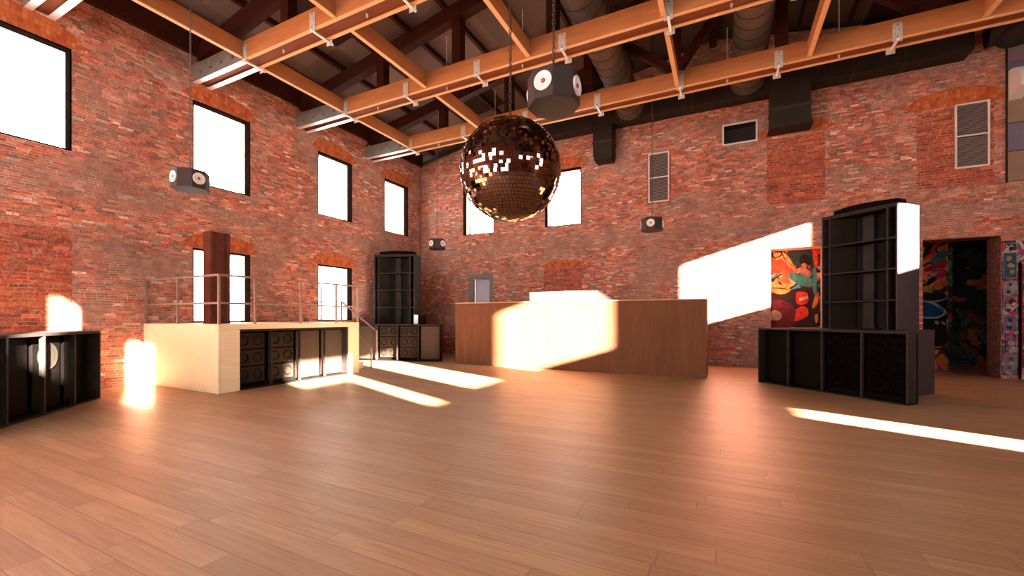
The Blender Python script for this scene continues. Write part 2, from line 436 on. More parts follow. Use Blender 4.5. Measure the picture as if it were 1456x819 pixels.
# window bays
LW_HI = [(2.38, 3.88), (6.18, 7.68), (10.0, 11.49), (13.18, 14.63)]
LW_LO = [(6.18, 7.68), (10.0, 11.48)]
BW_HI = [(-10.09, -8.58), (-6.27, -4.80)]
ZH = (5.12, 7.29); ZL = (1.46, 3.41)
wall('wall_left', 'x', XL, -1, YR-.4, YB+.45, 0, ZW,
     [(a, b, *ZH) for a, b in LW_HI] + [(a, b, *ZL) for a, b in LW_LO], WT, M['brick'],
     'long weathered red brick wall with square windows on the left')
MUR = (1.34, 2.73, 1.2, 3.73); DOORWAY = (4.93, 6.47, 0, 3.72); DOOR2 = (-9.79, -8.61, 0, 3.40)
HATCH = (0.02, .94, 7.22, 7.84)
wall('wall_back', 'y', YB, 1, XL, XR+.4, 0, ZW,
     [(a, b, *ZH) for a, b in BW_HI] + [MUR, DOORWAY, DOOR2, HATCH], .65, M['brick'],
     'weathered red brick gable wall at the far end behind the long counter', gable=(RX, YB, RZ))
wall('wall_right', 'x', XR, 1, YR-.4, YB+.45, 0, ZW,
     [(10.04, 11.52, 5.1, 7.28), (7.36, 8.30, 5.1, 6.45), (4.41, 5.95, 5.1, 7.25), (1.0, 2.46, 5.1, 7.2), (-2.1, -.33, 6.12, 6.85), (-.78, -.33, 5.0, 6.12), (3.6, 4.36, 0, 3.2)],
     .05, M['plain_render'], 'plain wall on the right outside the picture with high windows')
wall('wall_rear', 'y', YR, -1, XL, XR, 0, ZW,
     [(x_, x_+2.0, a_, b_) for x_ in (-11.6, -8.2, -4.8, -1.4) for a_, b_ in ((1.1, 3.1), (5.1, 7.9))]+[(5.75, 6.6, 5.6, 7.5), (8.8, 9.7, 5.65, 7.42)], .05, M['plain_render'],
     'unseen wall behind the camera with openings added to let in sky light', gable=(RX, YR, RZ))  # window rows added for ambient sky light; small pair follows the sun spots

# roof deck: two sloping boards meeting at the ridge
bm = bmesh.new()
zt = 8.98
prism(bm, [(XL-.6, zt-.1), (RX, RZ+.35), (XR+.6, zt-.1), (XR+.6, zt+.06), (RX, RZ+.5), (XL-.6, zt+.06)], 'y', YR-.5, YB+.6)
for x_, z_ in ((XL-.6, 8.3), (XR+.45, 8.3)): box(bm, x_, x_+.15, YR-.5, YB+.6, z_, zt)
prism(bm, [(XL-.6, ZW-.1), (XR+.6, ZW-.1), (XR+.6, zt+.06), (RX, RZ+.5), (XL-.6, zt+.06)], 'y', YB+.62, YB+.72)
prism(bm, [(XL-.6, ZW-.1), (XR+.6, ZW-.1), (XR+.6, zt+.06), (RX, RZ+.5), (XL-.6, zt+.06)], 'y', YR-.62, YR-.52)
structure('ceiling', bm, M['deck'], label='low pitched roof of grey brown boards above dark timbers', cat='ceiling')
def roof_z(x):
    t = (x-XL)/(RX-XL) if x < RX else (XR-x)/(XR-RX)
    return zt-.06+t*(RZ+.35-zt+.06)

# wall plates along the wall tops
for nm, x0, x1, side in (('trim_1', XL-.02, XL+.12, 'left'), ('trim_2', XR-.12, XR+.02, 'right')):
    structure(nm, B((x0, x1, YR, YB, ZW-.03, ZW+.56)), M['dark_timber'], label='dark timber plate along the top of the %s wall' % side, cat='trim')
# dark strip standing in for the shade where the walls meet
structure('trim_3', B((XL, XL+.03, YB-.03, YB, 0, ZW)), M['brick_dark'], label='dark vertical strip as painted shade in the corner between the two brick walls', cat='trim')

# windows: black lining, outer brick reveal paled to look sunlit
def window(n, axis, a0, a1, z0, z1, label):
    r = thing('window_%d' % n, label, 'window'); r['kind'] = 'structure'
    t = .03; d0, d1 = .0, .21
    def pbox(bm, u0, u1, w0, w1, e0, e1):
        if axis == 'x': box(bm, XL-e1, XL-e0, u0, u1, w0, w1)
        else: box(bm, u0, u1, YB+e0, YB+e1, w0, w1)
    def ring(e0, e1, t):
        bm = bmesh.new()
        pbox(bm, a0, a0+t, z0, z1, e0, e1); pbox(bm, a1-t, a1, z0, z1, e0, e1)
        pbox(bm, a0+t, a1-t, z1-t, z1, e0, e1); pbox(bm, a0+t, a1-t, z0, z0+t, e0, e1)
        return bm
    obj('window_frame', ring(-.004, .22, .028), M['frame_black'], r)
    obj('reveal', ring(.22, .46, .012), M['brick_pale'], r)
    return r
nw = 1
for (a, b), w in zip(LW_HI, ('nearest and partly out of the frame', 'beside the octagonal speaker above the platform', 'third from the near end', 'next to the room corner')):
    window(nw, 'x', a, b, *ZH, 'square upper window in the left wall, ' + w); nw += 1
for (a, b), w in zip(LW_LO, ('behind the red steel column', 'behind the end of the platform railing')):
    window(nw, 'x', a, b, *ZL, 'tall lower window in the left wall ' + w); nw += 1
for (a, b), w in zip(BW_HI, ('partly behind the left edge of the mirror ball', 'just right of the mirror ball')):
    window(nw, 'y', a, b, *ZH, 'square upper window in the far wall ' + w); nw += 1

# brick infills flush with the wall
ni = 4
def infill(axis, a0, a1, z0, z1, label):
    global ni
    bm = bmesh.new()
    if axis == 'x': box(bm, XL-.05, XL+.004, a0, a1, z0, z1)
    else: box(bm, a0, a1, YB-.004, YB+.05, z0, z1)
    structure('trim_%d' % ni, bm, M['brick_infill'], label=label, cat='brick panel'); ni += 1
infill('x', 2.38, 3.89, 1.0, 3.42, 'bricked-up opening of redder brick low on the left wall')
infill('y', -6.33, -4.77, 1.2, 3.46, 'bricked-up opening above the counter on the far wall')
infill('y', 1.23, 2.73, 5.1, 7.16, 'bricked-up window under the wide duct drop on the far wall')
infill('y', 4.80, 6.33, 5.1, 7.24, 'bricked-up window behind the right-hand louvre vent')
infill('y', -2.40, -1.60, 5.55, 7.33, 'narrow redder brick strip behind the left-hand louvre vent')

# arches over openings
def arch(axis, a0, a1, z, label, h=.46):
    global ni
    c = (a0+a1)/2; hw = (a1-a0)/2
    pts = [(-hw-.02, .012), (hw+.02, .012)]
    # stepped sides, segmental top
    pts += [(hw+.26, .10), (hw+.02, h*.72)]
    for i in range(9):
        t = 1-2*i/8.; pts.append((hw*.95*t, h*.76+h*.26*(1-t*t)))
    pts += [(-hw-.02, h*.72), (-hw-.26, .10)]
    bm = bmesh.new()
    prism(bm, pts, 'y', -.006, .03)
    o = structure('trim_%d' % ni, bm, M['arch'], label=label, cat='brick arch'); ni += 1
    if axis == 'x': o.location = (XL, c, z); o.rotation_euler = (0, 0, R(90))
    else: o.location = (c, YB, z)
for (a, b), w in zip(LW_HI, ('nearest', 'second', 'third', 'fourth')):
    arch('x', a, b, ZH[1], 'orange soldier brick arch over the %s upper window of the left wall' % w)
for (a, b), w in zip(LW_LO, ('window behind the red column', 'window at the platform end')):
    arch('x', a, b, ZL[1], 'orange soldier brick arch over the lower ' + w)
for (a, b), w in zip(BW_HI, ('behind the mirror ball', 'right of the mirror ball')):
    arch('y', a, b, ZH[1], 'orange soldier brick arch over the far window ' + w)
arch('y', -6.2, -4.85, 3.46, 'orange brick arch over the bricked-up opening above the counter', .34)
arch('y', 1.23, 2.73, 7.2, 'orange brick arch behind the wide duct drop')
arch('y', 4.80, 6.33, 7.26, 'orange soldier brick arch above the right-hand louvre vent', .50)

# recessed mural on the far wall
r = thing('mural', 'orange, red and teal graffiti painting in a recess left of the tall black speaker tower', 'mural', (0, 0, 0))
obj('backing', B((MUR[0]-.1, MUR[1]+.1, YB+.652, YB+.69, MUR[2]-.1, MUR[3]+.1)), M['mural_warm'], r)
def blob(pts, name, rgb, y, parent, n=6):
    """closed smooth shape through the points (x, z) on the plane y"""
    P = [Vector(p) for p in pts]; out = []; m = len(P)
    for i in range(m):
        a, b, c, d = P[i-1], P[i], P[(i+1) % m], P[(i+2) % m]
        for k in range(n):
            t = k/n
            out.append(.5*((2*b)+(c-a)*t+(2*a-5*b+4*c-d)*t*t+(3*b-a-3*c+d)*t**3))
    bm = bmesh.new(); prism(bm, [tuple(p) for p in out], 'y', y-.006, y+.004)
    return obj(name, bm, paint('paint_'+name, rgb), parent)
def mp(cx_, cy_):
    return (1.34+(cx_-82)/403.*1.36, 3.72-(cy_-125)/615.*2.46)
ym = YB+.649
for nm, rgb, pts in [
    ('dark_ground', (.03, .012, .014), [(84, 480), (180, 470), (300, 430), (430, 430), (478, 500), (478, 738), (280, 738), (84, 738)]),
    ('teal_shadow', (.025, .05, .045), [(240, 130), (430, 130), (436, 240), (380, 250), (300, 250), (262, 200)]),
    ('orange_flame', (.50, .075, .03), [(92, 190), (120, 170), (150, 200), (180, 190), (230, 220), (300, 250), (300, 310), (200, 300), (92, 300)]),
    ('peach_arm', (.55, .22, .10), [(215, 180), (240, 190), (262, 240), (290, 260), (300, 300), (270, 270), (235, 240)]),
    ('salmon_torso', (.50, .19, .11), [(332, 262), (360, 262), (400, 285), (428, 320), (400, 342), (345, 318)]),
    ('orange_head', (.62, .21, .03), [(345, 240), (368, 228), (390, 245), (368, 265)]),
    ('dark_hair', (.02, .008, .008), [(330, 190), (370, 160), (415, 190), (420, 240), (392, 245), (368, 226), (340, 236)]),
    ('teal_leg', (.055, .22, .18), [(245, 310), (290, 300), (345, 320), (425, 352), (442, 400), (400, 415), (340, 408), (290, 375), (252, 342)]),
    ('teal_boot', (.06, .24, .20), [(435, 285), (455, 270), (462, 330), (462, 470), (442, 470), (434, 400)]),
    ('orange_figure', (.58, .12, .04), [(190, 300), (215, 285), (238, 300), (240, 345), (260, 390), (230, 385), (180, 375), (150, 362), (165, 338), (195, 335)]),
    ('tan_leaf', (.55, .30, .06), [(86, 385), (150, 388), (215, 410), (262, 438), (220, 468), (160, 470), (120, 450), (86, 430)]),
    ('leaf_vein', (.03, .012, .01), [(86, 420), (160, 418), (250, 436), (160, 428)]),
    ('red_block', (.62, .035, .012), [(305, 465), (350, 455), (392, 470), (396, 540), (340, 560), (306, 540)]),
    ('red_lower', (.60, .04, .015), [(300, 600), (350, 570), (392, 590), (392, 650), (300, 690), (288, 650)]),
    ('maroon_hull', (.12, .010, .014), [(86, 560), (150, 515), (240, 540), (300, 600), (290, 680), (260, 735), (120, 736), (86, 720)]),
    ('cream_disc', (.42, .25, .15), [(92, 625), (130, 600), (175, 620), (190, 650), (165, 680), (105, 682), (86, 660)]),
    ('red_streamer', (.62, .05, .015), [(430, 128), (462, 128), (472, 190), (466, 262), (446, 240)]),
    ('orange_streamer', (.62, .17, .02), [(455, 480), (476, 465), (474, 530), (455, 575), (430, 585), (438, 530)]),
    ('white_mark', (.5, .42, .38), [(325, 508), (350, 500), (392, 492), (388, 512), (350, 524), (330, 528)]),
    ('amber_mark', (.5, .26, .02), [(450, 640), (472, 636), (470, 690), (455, 700)]),
]:
    blob([mp(*p) for p in pts], nm, rgb, ym, r); ym -= .0015

# passage seen through the open doorway on the right
wall('wall_passage', 'y', 16.95, 1, 2.9, 5.95, 0, 3.9, [], .1, M['mural_cool'], 'vividly painted graffiti wall inside the dark passage')
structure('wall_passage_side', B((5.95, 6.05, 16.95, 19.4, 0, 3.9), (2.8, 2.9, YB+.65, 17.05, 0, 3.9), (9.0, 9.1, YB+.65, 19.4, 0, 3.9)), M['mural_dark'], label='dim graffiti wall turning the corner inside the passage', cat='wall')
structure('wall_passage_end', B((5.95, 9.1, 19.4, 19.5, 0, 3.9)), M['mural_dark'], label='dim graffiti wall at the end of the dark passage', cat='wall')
structure('ceiling_passage', B((2.8, 9.1, YB+.65, 19.5, 3.9, 4.0)), M['inner_dark'], label='dark ceiling of the passage behind the doorway', cat='ceiling')
structure('trim_%d' % ni, B((6.455, 6.472, YB+.03, YB+.65, 0, 3.72), (4.93, 6.455, YB+.03, YB+.65, 3.705, 3.722)), M['brick_dark'], label='thin dark brick slabs over the jamb and lintel underside of the doorway to the passage', cat='trim'); ni += 1  # dark slabs added over jamb and lintel to darken them
r = thing('mural', 'blue, magenta and orange graffiti on the wall seen through the dark doorway', 'mural')
def dp(cx_, cy_):
    # crop of the doorway: 85..410 across, 60..1290 down
    return (5.40+(cx_-85)/325.*.53, 3.72-(cy_-60)/1230.*2.95)
ym = 16.945
for nm, rgb, pts in [
    ('black_ground', (.008, .007, .009), [(85, 660), (240, 665), (400, 670), (400, 1000), (400, 1280), (85, 1280), (85, 950)]),
    ('teal_cloud', (.02, .10, .13), [(180, 250), (260, 170), (330, 130), (398, 130), (398, 210), (300, 260), (220, 280)]),
    ('red_sweep', (.36, .015, .008), [(88, 350), (200, 300), (330, 250), (398, 230), (398, 330), (280, 340), (150, 380)]),
    ('magenta_wing', (.42, .02, .12), [(250, 430), (320, 360), (390, 350), (398, 430), (320, 470), (240, 500)]),
    ('blue_spot', (.03, .14, .26), [(140, 420), (165, 405), (190, 425), (165, 450)]),
    ('black_beak', (.01, .008, .01), [(150, 480), (230, 440), (260, 480), (180, 540), (100, 560), (140, 520)]),
    ('yellow_belly', (.46, .22, .01), [(88, 570), (150, 555), (220, 580), (200, 640), (120, 630), (88, 620)]),
    ('orange_tail', (.52, .14, .02), [(240, 520), (330, 480), (398, 470), (398, 540), (320, 600), (240, 600)]),
    ('pale_line', (.32, .33, .34), [(88, 735), (200, 745), (330, 728), (398, 715), (330, 748), (200, 765), (88, 755)]),
    ('white_rim', (.34, .38, .40), [(88, 765), (200, 755), (300, 800), (385, 860), (398, 900), (280, 960), (88, 962), (88, 945), (260, 945), (360, 890), (290, 830), (180, 775)]),
    ('blue_bowl', (.01, .06, .20), [(88, 790), (190, 785), (280, 830), (330, 880), (260, 935), (88, 938)]),
    ('teal_rim', (.04, .20, .25), [(270, 775), (340, 820), (365, 870), (335, 880), (300, 830)]),
    ('splash_left', (.32, .30, .28), [(235, 1010), (270, 990), (300, 1020), (270, 1045)]),
    ('splash_right', (.32, .30, .28), [(325, 1000), (370, 1010), (390, 1040), (350, 1035)]),
]:
    blob([dp(*p) for p in pts], nm, rgb, ym, r); ym -= .0015

# grey framed doorway behind the counter
r = thing('door_1', 'grey door with a pale lilac leaf behind the left end of the counter', 'door'); r['kind'] = 'structure'
x0, x1, z1 = -9.79, -8.61, 3.41
obj('door_frame', B((x0, x0+.26, YB-.02, YB+.05, 0, z1), (x1-.16, x1, YB-.02, YB+.05, 0, z1), (x0+.26, x1-.16, YB-.02, YB+.05, z1-.20, z1)), M['door_frame'], r)
obj('door_leaf', B((x0+.2, x1-.1, YB+.22, YB+.27, 0, z1)), M['door_panel'], r)
obj('door_reveal', B((x0, x0+.04, YB+.04, YB+.4, 0, z1), (x1-.04, x1, YB+.04, YB+.4, 0, z1)), M['door_frame'], r)

# dark service hatch with a pale frame
r = thing('service_hatch', 'dark rectangular opening with a pale frame high on the far wall', 'hatch', (.48, YB, 7.53))
x0, x1, z0, z1 = -.5, .5, -.34, .34
obj('hatch_frame', B((x0, x0+.045, -.03, .02, z0, z1), (x1-.045, x1, -.03, .02, z0, z1), (x0+.045, x1-.045, -.03, .02, z0, z0+.045), (x0+.045, x1-.045, -.03, .02, z1-.045, z1)), M['vent_frame'], r)
obj('hatch_box', B((x0+.045, x0+.06, .02, .4, z0, z1), (x1-.06, x1-.045, .02, .4, z0, z1), (x0, x1, .38, .4, z0, z1), (x0, x1, .02, .4, z0+.02, z0+.035), (x0, x1, .02, .4, z1-.035, z1-.02)), M['hatch_dark'], r)

# louvre vents
def vent(x0, x1, z0, z1, label):
    r = thing('louvre_vent', label, 'vent', ((x0+x1)/2, YB, z0), group='louvre vents on the far wall')
    w = (x1-x0)/2; h = z1-z0; t = .04
    obj('vent_frame', B((-w, -w+t, -.05, .0, 0, h), (w-t, w, -.05, 0, 0, h), (-w+t, w-t, -.05, 0, 0, t), (-w+t, w-t, -.05, 0, h-t, h), (-w+t, w-t, -.05, 0, h/2-t/2, h/2+t/2)), M['vent_frame'], r)
    obj('vent_cavity', B((-w+t, w-t, -.012, -.006, t, h-t)), M['vent_back'], r)
    bm = bmesh.new(); n = 34
    for i in range(n):
        z = t+(h-2*t)*(i+.5)/n
        if abs(z-h/2) < .03: continue
        prism(bm, [(-.046, z-.019), (-.041, z-.019), (-.014, z+.016), (-.019, z+.016)], 'x', -w+t, w-t)
    obj('louvre', bm, M['vent_slat'], r)
vent(-2.35, -1.66, 5.60, 7.32, 'narrow louvre vent right of the short duct drop on the far wall')
vent(5.57, 6.24, 5.56, 7.28, 'larger louvre vent in front of the redder brick panel at far right')

# coloured boards at the right edge
bd = [(5.09, 5.84, 'panel_tan', 'lowest tan board'), (5.86, 6.57, 'panel_lilac', 'lilac board above the lowest tan board'), (6.59, 7.24, 'panel_tan', 'tan board just under the white hood'),
      (8.95, 9.25, 'panel_lilac', 'topmost slate lilac board under the roof'), (7.26, 8.13, 'panel_lilac', 'slate lilac board behind the white hood'), (8.15, 8.93, 'panel_mauve', 'mauve board above the white hood')]
for z0, z1, m_, lb in bd:
    tag(obj('cladding_board', bbox(6.56, 9.2, YB-.055, YB-.002, z0, z1), M[m_]), lb+' at the right edge of the far wall', 'board', 'coloured boards at the right edge')
tag(obj('board_batten', B((6.54, 6.56, YB-.06, YB-.002, 5.07, 9.27)), M['duct']), 'thin dark batten along the left edge of the coloured boards', 'batten')
r = thing('white_hood', 'white curved hood projecting from the coloured boards at the right edge', 'hood', (6.60, YB-.06, 7.3))
bm = bmesh.new()
prof = [(0, .62), (-.16, .61), (-.34, .54), (-.47, .40), (-.52, .22), (-.52, .02), (-.44, -.04), (-.40, .06), (-.40, .20), (-.36, .34), (-.24, .46), (0, .50)]
prism(bm, prof, 'x', .22, 2.4)
obj('hood_shell', bm, M['white_top'], r)
bm = bmesh.new(); prism(bm, [(0, .62), (-.16, .61), (-.34, .54), (-.47, .40), (-.52, .22), (-.52, .02), (0, -.14)], 'x', -.03, .215)
obj('hood_end', bm, speckle_mat('cream_hood_end', (.62, .52, .44), (.66, .56, .48), 3, .5), r)

# posters beside the doorway
pz = [(.17, .62), (.66, 1.18), (1.22, 1.62), (1.66, 2.12), (2.16, 2.52), (2.60, 3.26), (3.30, 3.50)]
pc = ['bottom poster with a pale frame', 'second poster from the floor with a yellow figure', 'small lilac poster at knee height', 'tall magenta poster at waist height', 'black and white poster', 'poster of a yellow shape on blue', 'red sticker strip at the top']
cols = [((.42, .34, .34), (.35, .05, .08)), ((.40, .20, .04), (.30, .24, .24)), ((.30, .20, .34), (.06, .03, .08)), ((.36, .03, .12), (.10, .02, .10)), ((.44, .40, .38), (.03, .02, .03)), ((.06, .14, .22), (.42, .28, .05)), ((.36, .02, .04), (.04, .12, .10))]
for (z0, z1), lb, (c1, c2) in zip(pz, pc, cols):
    r = thing('wall_poster', lb+' in the column beside the dark doorway', 'poster', (6.50, YB-.004, z0), group='posters pasted beside the doorway')
    h = z1-z0
    obj('sheet', bbox(0, .25, -.008, 0, 0, h, .002), M['mural_sticker'] if z0 in (.66, 1.66, 3.30) else paint('poster_sheet', tuple(c*.75 for c in c1)), r)
    obj('border', B((0, .012, -.011, -.008, 0, h), (.238, .25, -.011, -.008, 0, h), (.012, .238, -.011, -.008, 0, .012), (.012, .238, -.011, -.008, h-.012, h)), paint('poster_border', (.40, .36, .34)), r)
    for q in range(3):
        cxx = .125+random.uniform(-.05, .05); czz = h*(.25+.25*q); rr = random.uniform(.035, .07)
        pts = [(cxx+rr*math.cos(a)*random.uniform(.6, 1.2), czz+rr*1.0*math.sin(a)*random.uniform(.7, 1.3)) for a in [i*math.pi/4 for i in range(8)]]
        bm = bmesh.new(); prism(bm, pts, 'y', -.0125, -.008)
        obj('printed_shape', bm, paint('poster_shape', c2 if q != 1 else (.45, .40, .36)), r)
tag(obj('poster_backing', B((6.475, 6.775, YB-.0035, YB-.0005, .1, 3.56)), M['mural_sticker']), 'layer of torn stickers behind the posters beside the doorway', 'stickers')
tag(obj('poster_rail', bbox(6.775, 6.815, YB-.05, YB, .02, 3.0), M['frame_black']), 'dark upright rail between the poster columns', 'rail')
r = thing('large_poster', 'large red and white sticker-covered poster at the right edge', 'poster', (6.83, YB-.004, .3))
obj('sheet', bbox(0, .9, -.01, 0, 0, 2.65, .002), M['mural_sticker'], r)
obj('border', B((0, .02, -.016, -.01, 0, 2.65), (.88, .9, -.016, -.01, 0, 2.65), (.02, .88, -.016, -.01, 0, .02), (.02, .88, -.016, -.01, 2.63, 2.65)), paint('poster_border', (.38, .05, .07)), r)
r = thing('large_poster', 'teal and pink sticker-covered poster above the large red one at the right edge', 'poster', (6.79, YB-.004, 3.02))
obj('sheet', bbox(0, .9, -.01, 0, 0, .52, .002), M['mural_sticker'], r)

# ------------------------------------------------------------------ roof timbers and beams
ORD = ['first', 'second', 'third', 'fourth', 'fifth', 'sixth', 'seventh', 'eighth', 'ninth']
BY = [(0.2, 'near beam overhead behind the view'), (3.2, 'near left beam'), (6.2, 'upper left beam'), (9.2, 'middle beam'), (12.17, 'far beam')]
ZB0, ZB1 = 7.76, 8.20
BW = .42
for y0, nm in BY[1:]:
    r = thing('ceiling_beam', 'orange double timber beam spanning the hall, ' + nm, 'beam', (0, y0, ZB0), group='orange double beams under the roof')
    obj('near_plank', B((XL, XR, 0, .055, 0, ZB1-ZB0)), M['beam_x'], r)
    obj('far_plank', B((XL, XR, BW-.055, BW, 0, ZB1-ZB0)), M['beam_x'], r)
    for a_, b_ in ((-.006, .062), (BW-.062, BW+.006)):
        obj('lower_lip', B((XL, XR, a_, b_, -.012, .006)), M['lip'], r)
    obj('core', B((XL, XR, .055, BW-.055, .03, ZB1-ZB0-.02)), M['beam_core'], r)
    # steel channels at the wall end
    for yy, s in ((0, -1), (BW, 1)):
        a, b = sorted((yy, yy+s*.012)); c, d = sorted((yy+s*.012, yy-s*.11))
        e = obj('steel_channel', B((XL, -10.32, a, b, -.006, .40), (XL, -10.32, *sorted((yy+s*.012, yy+s*.03)), .385, .40)), M['web_steel'], r)
        obj('channel_flange', B((XL, -10.32, c, d, -.030, -.014)), M['bright_steel'], e)
        for i in range(4):
            x = XL+.35+i*.46
            bm = bmesh.new(); cyl(bm, (x, yy+s*.010, .15), (x, yy+s*.035, .15), .030, seg=8)
            obj('bolt', bm, M['bolt'], e)

JX = [-10.30, -7.20, -4.15, -1.10, 1.84, 4.85, 7.9]
spans = [(3.62, 6.2), (6.62, 9.2), (9.62, 12.17), (12.59, 15.5)]
for si, (a, b) in enumerate(spans[:3]):
    for ji, x in enumerate(JX[:6]):
        t = thing('ceiling_joist', 'orange joist, %s from the left, in the %s bay of the beam grid' % (ORD[ji], ['nearest', 'middle', 'farthest'][si]), 'joist', (x, a, ZB0+.03), group='orange joists between the beams')
        obj('web', B((-.035, .035, 0, b-a, .014, .395)), M['beam_y'], t)
        obj('lower_edge', B((-.05, .05, 0, b-a, 0, .014)), M['lip'], t)

# hanging brackets under the beams, threaded rods
HX = {6.2: [-10.22, -7.85, -5.5, -3.2], 9.2: [-10.22, -7.88, -5.58, -3.30, -1.0, 1.25], 12.17: [-10.22, -7.92, -5.60, -3.28, -1.03, 1.22, 3.45, 5.7]}
bn = {6.2: 'upper left beam', 9.2: 'middle beam', 12.17: 'far beam'}
def bracket():
    t = thing('beam_bracket', 'x', 'bracket', group='steel hanging brackets under the beams')
    bm = bbox(-.085, .085, -.014, 0, -.08, .34, .004)
    old = set(bm.faces)
    for z in (.29, .02): cyl(bm, (0, -.024, z), (0, -.014, z), .014, seg=8)
    for z in (.22, .14, .07):
        for x in (-.04, .04): cyl(bm, (x, -.018, z), (x, -.014, z), .008, seg=6)
    for f in bm.faces:
        if f not in old: f.material_index = 1
    obj('plate', bm, [M['steel'], M['bolt']], t)
    bm = bmesh.new(); cyl(bm, (0, -.04, -.045), (0, BW+.10, -.045), .028, seg=12)
    obj('tube', bm, M['bright_steel'], t)
    obj('rear_plate', bbox(-.085, .085, BW+.002, BW+.016, -.12, .12, .004), M['steel'], t)
    return t
B0 = None
for y0, xs in HX.items():
    for i, x in enumerate(xs):
        if B0 is None: B0 = bracket(); t = B0
        else: t = copy_tree(B0)
        t.location = (x, y0, ZB0)
        t['label'] = 'grey steel hanging bracket, %s from the left, under the %s' % (ORD[i], bn[y0])
RXs = {6.2: [-9.1, -6.5, -4.0], 9.2: [-9.1, -6.65, -4.4, .15], 12.17: [-9.1, -6.8, 0.10, 2.45]}
RB = None
for y0, xs in RXs.items():
    for i, x in enumerate(xs):
        if RB is None:
            bm = bmesh.new(); cyl(bm, (0, 0, -.09), (0, 0, 1.35), .013, seg=8); cyl(bm, (0, 0, -.06), (0, 0, -.01), .024, seg=6)
            RB = obj('threaded_rod', bm, M['steel']); o = RB
        else: o = copy_tree(RB)
        o.location = (x, y0+BW*.5, ZB0+.03)
        tag(o, 'thin steel rod dropping through the %s, %s from the left' % (bn[y0], ORD[i]), 'rod', 'threaded rods through the beams')

# roof trusses: rafters, posts and struts
PX = [-8.9, -6.27, -3.6, -1.15, 1.3, 4.0, 6.6]
for ti, y0 in enumerate([3.4, 6.4, 9.4, 12.4]):
    r = thing('roof_truss', 'dark stained timber roof truss above the %s' % ['near left beam', 'upper left beam', 'middle beam', 'far beam'][ti], 'truss', (0, y0, ZB1), group='dark roof trusses')
    for s in (0, 1):
        xa, xb = (XL, RX) if s == 0 else (RX, XR)
        za, zb = roof_z(xa if s == 0 else XL+.001), roof_z(RX)
        if s == 0: pts = [(xa, za-.56-ZB1), (xb, zb-.56-ZB1), (xb, zb-.17-ZB1), (xa, za-.17-ZB1)]
        else: pts = [(xa, zb-.56-ZB1), (xb, za-.56-ZB1), (xb, za-.17-ZB1), (xa, zb-.17-ZB1)]
        bm = bmesh.new(); prism(bm, pts, 'y', -.13, .13)
        obj('rafter', bm, M['dark_timber'], r)
    for x in PX:
        obj('post', B((x-.13, x+.13, -.12, .12, -.03, roof_z(x)-.5-ZB1)), M['dark_timber'], r)
    for x, xe in ((-1.15, -3.3), (-1.15, .55), (4.0, 1.6), (4.0, 6.3)):
        bm = bmesh.new(); bar(bm, (x, 0, .08), (xe, 0, roof_z(xe)-.45-ZB1), .2)
        obj('strut', bm, M['dark_timber'], r)
# purlins and roof cross strips
pn = 0
x = XL+.75
xs_p = []
while x < XR-.4:
    if abs(x-RX) > .3: xs_p.append(x)
    x += 1.25
P0 = None
for i, x in enumerate(xs_p):
    s = (RZ+.35-zt+.06)/(RX-XL); ang = -math.atan(s) if x < RX else math.atan((RZ+.35-zt+.06)/(XR-RX))
    if P0 is None:
        P0 = obj('roof_purlin', B((-.045, .045, YR, YB, -.18, 0)), M['dark_timber']); o = P0
    else: o = copy_tree(P0)
    o.location = (x, 0, roof_z(x)-.02); o.rotation_euler = (0, ang, 0)
    tag(o, 'thin dark purlin running the length of the roof, %s' % ('left slope' if x < RX else 'right slope'), 'purlin', 'dark purlins on the left slope' if x < RX else 'dark purlins on the right slope')
tag(obj('ridge_beam', B((RX-.11, RX+.11, YR, YB, RZ-.25, RZ+.25)), M['dark_timber']), 'dark ridge beam along the top of the roof', 'beam')

# ------------------------------------------------------------------ ducts
def spiral(x, z, rad, y0, y1, label):
    r = thing('spiral_duct', label, 'duct', (x, y0, z), group='round spiral ducts')
    bm = bmesh.new(); cyl(bm, (0, 0, 0), (0, y1-y0, 0), rad, seg=32, cap=True)
    obj('pipe', bm, M['spiral'], r, smooth=False)
    bm = bmesh.new(); pr = []
    n = int((y1-y0)/.42)
    for i in range(n+1):
        y = .1+i*.42
        if y > y1-y0-.05: break
        lathe(bm, [(rad-.005, -.012), (rad+.009, -.012), (rad+.009, .012), (rad-.005, .012)], (0, y, 0), (0, 1, 0), 32)
    obj('seam', bm, M['duct_seam'], r)
    bm = bmesh.new(); lathe(bm, [(rad, 0), (rad+.05, 0), (rad+.05, .04), (rad, .04)], (0, y1-y0-.05, 0), (0, 1, 0), 32)
    obj('collar', bm, M['spiral'], r)
spiral(-2.87, 8.86, .43, 6.5, 14.88, 'grey-brown spiral duct above the octagonal speaker, left of the pair')
spiral(.66, 8.90, .43, 6.5, 14.88, 'grey-brown spiral duct at upper right, right of the pair')
r = thing('rectangular_duct', 'dark rectangular air duct with two drops along the top of the far wall', 'duct', (0, 15.2, 8.43))
obj('main_run', bbox(-7.4, 5.75, -.28, .29, 0, .62, .012), M['duct'], r)
for x in (-6.1, -2.15, -.9, 3.3, 4.4): obj('flange', B((x-.015, x+.015, -.295, .297, -.015, .635)), M['duct_seam'], r)
def drop(x0, x1, zb, hasflare):
    d = obj('drop', bbox(x0, x1, -.30, .29, zb, .50, .01), M['duct'], r)
    obj('drop_flange', B((x0-.02, x1+.02, -.32, .297, -.66+.03, -.60+.03)), M['duct_seam'], d)
    bm = bmesh.new()
    e = .05 if hasflare else -.04
    prism(bm, [(x0, zb), (x1, zb), (x1+e, zb-.16), (x0-e, zb-.16)], 'y', -.30-max(0, e), .29)
    obj('drop_mouth', bm, M['duct'], d)
drop(-4.18, -3.50, -1.06, False)
drop(1.28, 2.30, -1.02, True)
